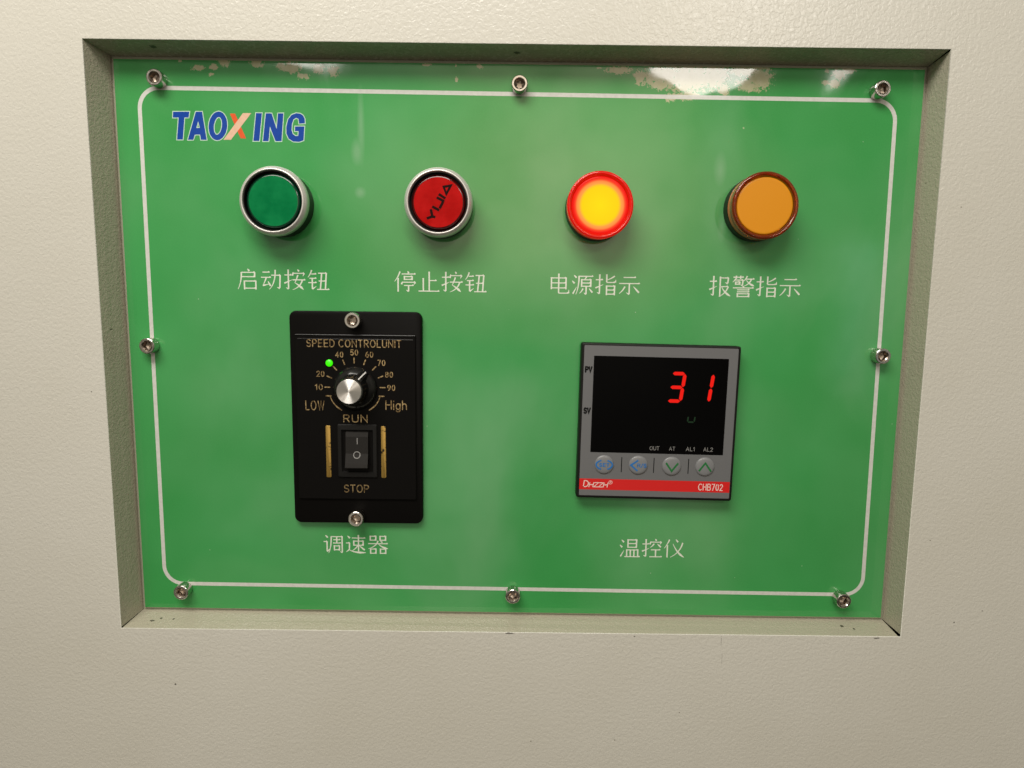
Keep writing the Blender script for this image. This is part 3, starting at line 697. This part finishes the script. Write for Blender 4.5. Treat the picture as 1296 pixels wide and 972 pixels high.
stext('lettering', 'LOW', -100.4, -28.9, 9.2, 4.7, .5, .32)
stext('lettering', 'High', -61.9, -28.3, 10.3, 4.7, .55, .26)
stext('lettering', 'RUN', -82.3, -34.65, 11.7, 3.85, .5, .3)
stext('lettering', 'STOP', -82.6, -69.45, 12.2, 4.0, .5, .26)
for s_, (cx, cy) in (('10', (-93.7, -17.65)), ('20', (-92.8, -11.2)), ('40', (-83.6, -1.9)), ('50', (-76.5, -.85)), ('60', (-69.3, -1.75)), ('70', (-63.6, -5.65)), ('80', (-60.0, -11.25)), ('90', (-59.0, -17.6))):
    stext('dial_number', s_, cx - 1.9, cy - 1.45, 3.8, 2.9, .48, .34)
ticks = [(-89.18, -21.85), (-89.67, -17.65), (-88.6, -12.75), (-85.88, -8.45), (-81.59, -5.5), (-76.6, -4.67), (-71.6, -5.5), (-67.09, -8.3), (-64.1, -12.5), (-63.2, -17.55), (-63.7, -21.75)]
KC = (-76.35, -18.1)
for i, (x, y) in enumerate(ticks):
    d = Vector((x - KC[0], y - KC[1])).normalized() if 0 < i < 10 else Vector((1, 0))
    if i in (1, 9): d = Vector((1, 0))
    a, b = sl(x, y); mb = MB(); L2 = 1.15
    ribbon(mb, [(a - d.x * L2, b - d.y * L2), (a + d.x * L2, b + d.y * L2)], .55, HT - .02, HT + .16); mb.build('dial_tick', GOLD, sp)
for p0, p1, cc in (((-88.35, -22.06), (-83.0, -28.72), (-87.2, -26.2)), ((-64.5, -22.1), (-69.75, -28.56), (-65.6, -26.2))):
    mb = MB(); ribbon(mb, bez(sl(*p0), sl(*cc), sl(*p1)), [.35, .38, .4, .45, .5, .55, .6, .55, .4], HT - .02, HT + .16); mb.build('dial_arc', GOLD, sp)
for x in (-89.75, -63.05):
    a, b = sl(x, -49.1)
    loft_obj('gold_bar', [rr(2.3, 25.6, .6, HT - .02, a, b, 4), rr(2.3, 25.6, .6, HT + .22, a, b, 4), rr(2.0, 25.3, .5, HT + .3, a, b, 4)], GOLD_BAR, sp)
a, b = sl(-88.5, -6.0)
led = lathe('status_light', [(1.7, HT - .02), (1.7, HT + .3), (1.55, HT + .75), (1.1, HT + 1.1), (.4, HT + 1.25)], LED_GREEN, sp, n=32, cx=a, cy=b)
# knob
a, b = sl(*KC)
kn = bpy.data.objects.new('dial_knob', None)
def fluted(r, amp, k, n=96): return [(a + (r + amp * math.cos(k * 2 * math.pi * i / n)) * math.cos(2 * math.pi * i / n), b + (r + amp * math.cos(k * 2 * math.pi * i / n)) * math.sin(2 * math.pi * i / n)) for i in range(n)]
knob = loft_obj('dial_knob', [(circle(10.6, 96, a, b), HT + .35), (circle(10.6, 96, a, b), HT + 1.0), (circle(10.3, 96, a, b), HT + 1.6), (circle(8.9, 96, a, b), HT + 3.2), (circle(7.4, 96, a, b), HT + 4.2),
     (circle(6.9, 96, a, b), HT + 6.0), (circle(6.5, 96, a, b), HT + 11.2), (circle(6.25, 96, a, b), HT + 11.7), (circle(5.75, 96, a, b), HT + 11.8), (circle(5.7, 96, a, b), HT + 11.5)], BLACK_GLOSS, sp, sharp=38)
ang = math.radians(54); d = Vector((math.cos(ang), math.sin(ang))); s_ = Vector((-d.y, d.x))
mb = MB()
sec = [(5.2, 2.5, HT + 10.9, HT + 3), (7.2, 2.2, HT + 9.2, HT + 3), (9.0, 1.8, HT + 5.6, HT + 1.2), (10.2, 1.4, HT + 3.2, HT + 1.0)]
vv = []; ff = []
for q, w_, ht, hb in sec:
    c = Vector((a, b)) + d * q
    for sg, hh, kw in ((-1, hb, 1.25), (-1, ht, .7), (1, ht, .7), (1, hb, 1.25)):
        z_ = c + s_ * w_ * sg * kw; vv.append((z_.x, z_.y, hh))
for i in range(3):
    for j in range(3): ff.append((4 * i + j, 4 * i + j + 1, 4 * i + j + 5, 4 * i + j + 4))
ff.append((12, 13, 14, 15)); ff.append((3, 2, 1, 0))
mb.add(vv, ff); mb.build('pointer', BLACK_GLOSS, knob)
mb = MB(); c0 = Vector((a, b))
vv = []; ff = []
for q, w_, ht, hb in sec:
    for sg in (-1, 1):
        z_ = c0 + d * q + s_ * .30 * sg; vv.append((z_.x, z_.y, ht + .06))
for i in range(3): ff.append((2 * i, 2 * i + 1, 2 * i + 3, 2 * i + 2))
mb.add(vv, ff); mb.build('pointer_line', WHITE_MARK, knob)
def conecap():
    prof = [(5.72, HT + 11.5), (5.72, HT + 12.0), (5.6, HT + 12.12), (5.45, HT + 12.15), (.02, HT + 12.15)]
    o = lathe('knob_cap', [(r, h) for r, h in prof], ALU, knob, n=96)
    o.location = (a * .001, 0, b * .001)
conecap()
# rocker switch
a, b = sl(-75.62, -48.6)
loft_obj('switch_frame', [rr(19.2, 26.2, .8, 3.9, a, b), rr(19.2, 26.2, .8, 4.5, a, b), rr(18.4, 25.4, .7, 4.9, a, b), rr(15.4, 21.0, .5, 5.0, a, b), rr(12.2, 19.6, .4, 3.0, a, b)], BLACK, sp, cap1=True)
mb = MB()
prof = [(10.2, 2.8), (9.3, 5.0), (7.2, 5.5), (-1.0, 5.9), (-6.0, 7.3), (-7.6, 7.7), (-8.0, 7.5), (-9.0, 2.8)]    # (y, h) : upper half pressed in
vv = []; ff = []
for y, h in prof: vv += [(a - 5.4, b + y, h), (a + 5.4, b + y, h)]
for i in range(len(prof) - 1): ff.append((2 * i, 2 * i + 1, 2 * i + 3, 2 * i + 2))
ff.append(tuple(2 * i for i in range(len(prof)))); ff.append(tuple(2 * i + 1 for i in range(len(prof) - 1, -1, -1)))
mb.add(vv, ff); rk = mb.build('rocker', ROCKER, sp)
def roll(y):      # surface height of the rocker
    for (y0, h0), (y1, h1) in zip(prof, prof[1:]):
        if y0 >= y >= y1: return h0 + (h1 - h0) * (y0 - y) / (y0 - y1)
mb = MB()
def on_rocker(pts, lw, closed=False):
    base = len(mb.v); ribbon(mb, [(a + x, b + y) for x, y in pts], lw, 0, 0, closed=closed, capround=False)
    n = len(mb.v) - base
    for i in range(base, len(mb.v)):
        x, y, h = mb.v[i]; mb.v[i] = (x, y, roll(y - b) + (.06 if i - base < n / 2 else -.02))
on_rocker([(.2, 6.6), (.2, 5.2), (.2, 3.6)], .42)
on_rocker([(.05 + 1.55 * math.cos(t * math.pi / 14), -1.6 + 1.55 * math.sin(t * math.pi / 14)) for t in range(28)], .42, True)
mb.build('switch_symbols', LABEL_GREY, rk)

# ---- temperature controller (origin at its centre, turned slightly clockwise)
te = thing('temperature_controller', 'square grey temperature controller with black display reading 31 in red digits', 'temperature controller', 68.97, -32.9, 0, -math.radians(.75))
loft_obj('case', [rr(75.6, 75.4, 1.2, 0), rr(75.6, 75.4, 1.2, 5.3), rr(75.0, 74.8, 1.0, 5.85), rr(74.4, 74.2, .9, 6.0), rr(73.5, 73.3, .6, 6.0), rr(73.3, 73.1, .6, 5.8)], BLACK, te)
loft_obj('faceplate', [rr(73.0, 72.9, .5, 5.7, 0, .1), rr(73.0, 72.9, .5, 5.95, 0, .1)], GREY_FACE, te, smooth=False)
scr = loft_obj('display_window', [rr(64.0, 46.6, .3, 5.9, .2, 8.35), rr(64.0, 46.6, .3, 5.985, .2, 8.35)], SCREEN, te, smooth=False)
FH = 5.985
def seg(mb, p0, p1, w_, m=0, h=FH):
    p0 = Vector(p0); p1 = Vector(p1); d_ = (p1 - p0).normalized(); k = w_ / 2
    ribbon(mb, [p0, p0 + d_ * k, p1 - d_ * k, p1], [.35, w_, w_, .35], h - .01, h + .012, m, capround=False)
SLn = .105
def digit(name, segs, x, y, wd, ht, w_, mat):
    mb = MB(); g = .25
    def q(u, v): return (x + u * wd + (v - .5) * ht * SLn * 2 * .5 * 1.15, y + v * ht)
    T = {'a': ((0, 1), (1, 1)), 'b': ((1, 1), (1, .5)), 'c': ((1, .5), (1, 0)), 'd': ((0, 0), (1, 0)), 'e': ((0, .5), (0, 0)), 'f': ((0, 1), (0, .5)), 'g': ((0, .5), (1, .5))}
    for s in segs:
        A, B = Vector(q(*T[s][0])), Vector(q(*T[s][1])); d_ = (B - A).normalized()
        seg(mb, A + d_ * g, B - d_ * g, w_)
    mb.build(name, mat, scr)
digit('display_digit', 'abcdg', 5.0, 10.9, 6.0, 13.2, 1.66, DIGIT)
digit('display_digit', 'bc', 18.5, 10.9, 6.0, 13.2, 1.66, DIGIT)
digit('display_digit', 'ecd', 14.5, .9, 3.2, 5.6, .7, DIGIT_DIM)
for s_, x in (('OUT', -3.3), ('AT', 6.1), ('AL1', 14.2), ('AL2', 22.6)):
    stroke_text('legend', s_, x, -13.3, {'OUT': 4.7, 'AT': 2.9, 'AL1': 4.2, 'AL2': 4.6}[s_], 2.0, .24, FH - .01, FH + .012, LABEL_GREY, scr, gap=.26)
for s_, y in (('PV', 23.4), ('SV', 3.6)):
    stroke_text('legend', s_, -35.9, y, 3.6, 3.2, .76, 5.94, 5.97, BLACK_PRINT, te, gap=.28)
loft_obj('brand_band', [rr(72.9, 5.4, .05, 5.90, -.05, -30.75), rr(72.9, 5.4, .05, 5.975, -.05, -30.75)], RED_BAND, te, smooth=False)
for x in (-16.45, -.85, 15.85):
    loft_obj('divider', [rr(.42, 7.4, .05, 5.93, x, -20.8), rr(.42, 7.4, .05, 5.975, x, -20.8)], BLACK_PRINT, te, smooth=False)
def key(x, y):
    return lathe('key', [(4.65, 5.90), (4.65, 6.0), (4.45, 6.35), (4.1, 6.55), (3.4, 6.68), (2.0, 6.76), (.3, 6.78)], GREY_BTN, te, n=48, cx=x, cy=y, sharp=60)
KH = 6.70
kx_ = [(-24.9, -20.9), (-8.4, -20.8), (7.75, -20.9), (23.8, -20.8)]
keys = [key(*q) for q in kx_]
def ksym(k, strokes, lw, mat, txt=None):
    mb = MB()
    for i, st in enumerate(strokes): ribbon(mb, [(kx_[k][0] + x, kx_[k][1] + y) for x, y in st], lw, 6.2, 6.80 + .01 * i, capround=False)
    mb.build('key_symbol', mat, keys[k])
ksym(0, [A_(0, 0, 3.9, 2.3, 112, 248, 12), A_(0, 0, 3.9, 2.3, 68, -68, 12)], .72, KEY_BLUE)
stroke_text('key_symbol', 'SET', kx_[0][0] - 2.5, kx_[0][1] - 1.0, 5.0, 1.9, .38, 6.2, 6.83, KEY_BLUE, keys[0], gap=.34)
ksym(1, [[(-.2, 2.5), (-3.6, .1), (-.4, -2.7)]], .8, KEY_BLUE)
stroke_text('key_symbol', 'R/S', kx_[1][0] - .6, kx_[1][1] - 1.0, 4.5, 2.0, .36, 6.2, 6.83, KEY_BLUE, keys[1], gap=.22)
ksym(2, [[(-2.9, 1.7), (-.05, -2.3), (2.9, 1.7)]], .85, KEY_GREEN)
ksym(3, [[(-2.9, -2.0), (0, 1.9), (2.9, -2.1)]], .85, KEY_GREEN)
mb = MB()
stroke_text('', 'D', -34.7, -32.3, 2.6, 3.4, .42, 5.95, 5.99, None, None, slant=.1, mb=mb)
stroke_text('', 'HZZH', -32.0, -32.3, 9.2, 2.5, .40, 5.95, 5.99, None, None, slant=.12, gap=.14, mb=mb)
ribbon(mb, [(-21.4 + .85 * math.cos(t * math.pi / 10), -29.7 + .85 * math.sin(t * math.pi / 10)) for t in range(20)], .2, 5.95, 5.99, closed=True)
stroke_text('', 'R', -21.75, -30.15, .75, .9, .18, 5.95, 5.99, None, None, mb=mb)
mb.build('brand_lettering', PALE_LEGEND, te)
stroke_text('brand_lettering', 'CHB702', 21.2, -32.6, 12.0, 3.4, .38, 5.95, 5.99, PALE_LEGEND, te, gap=.28)
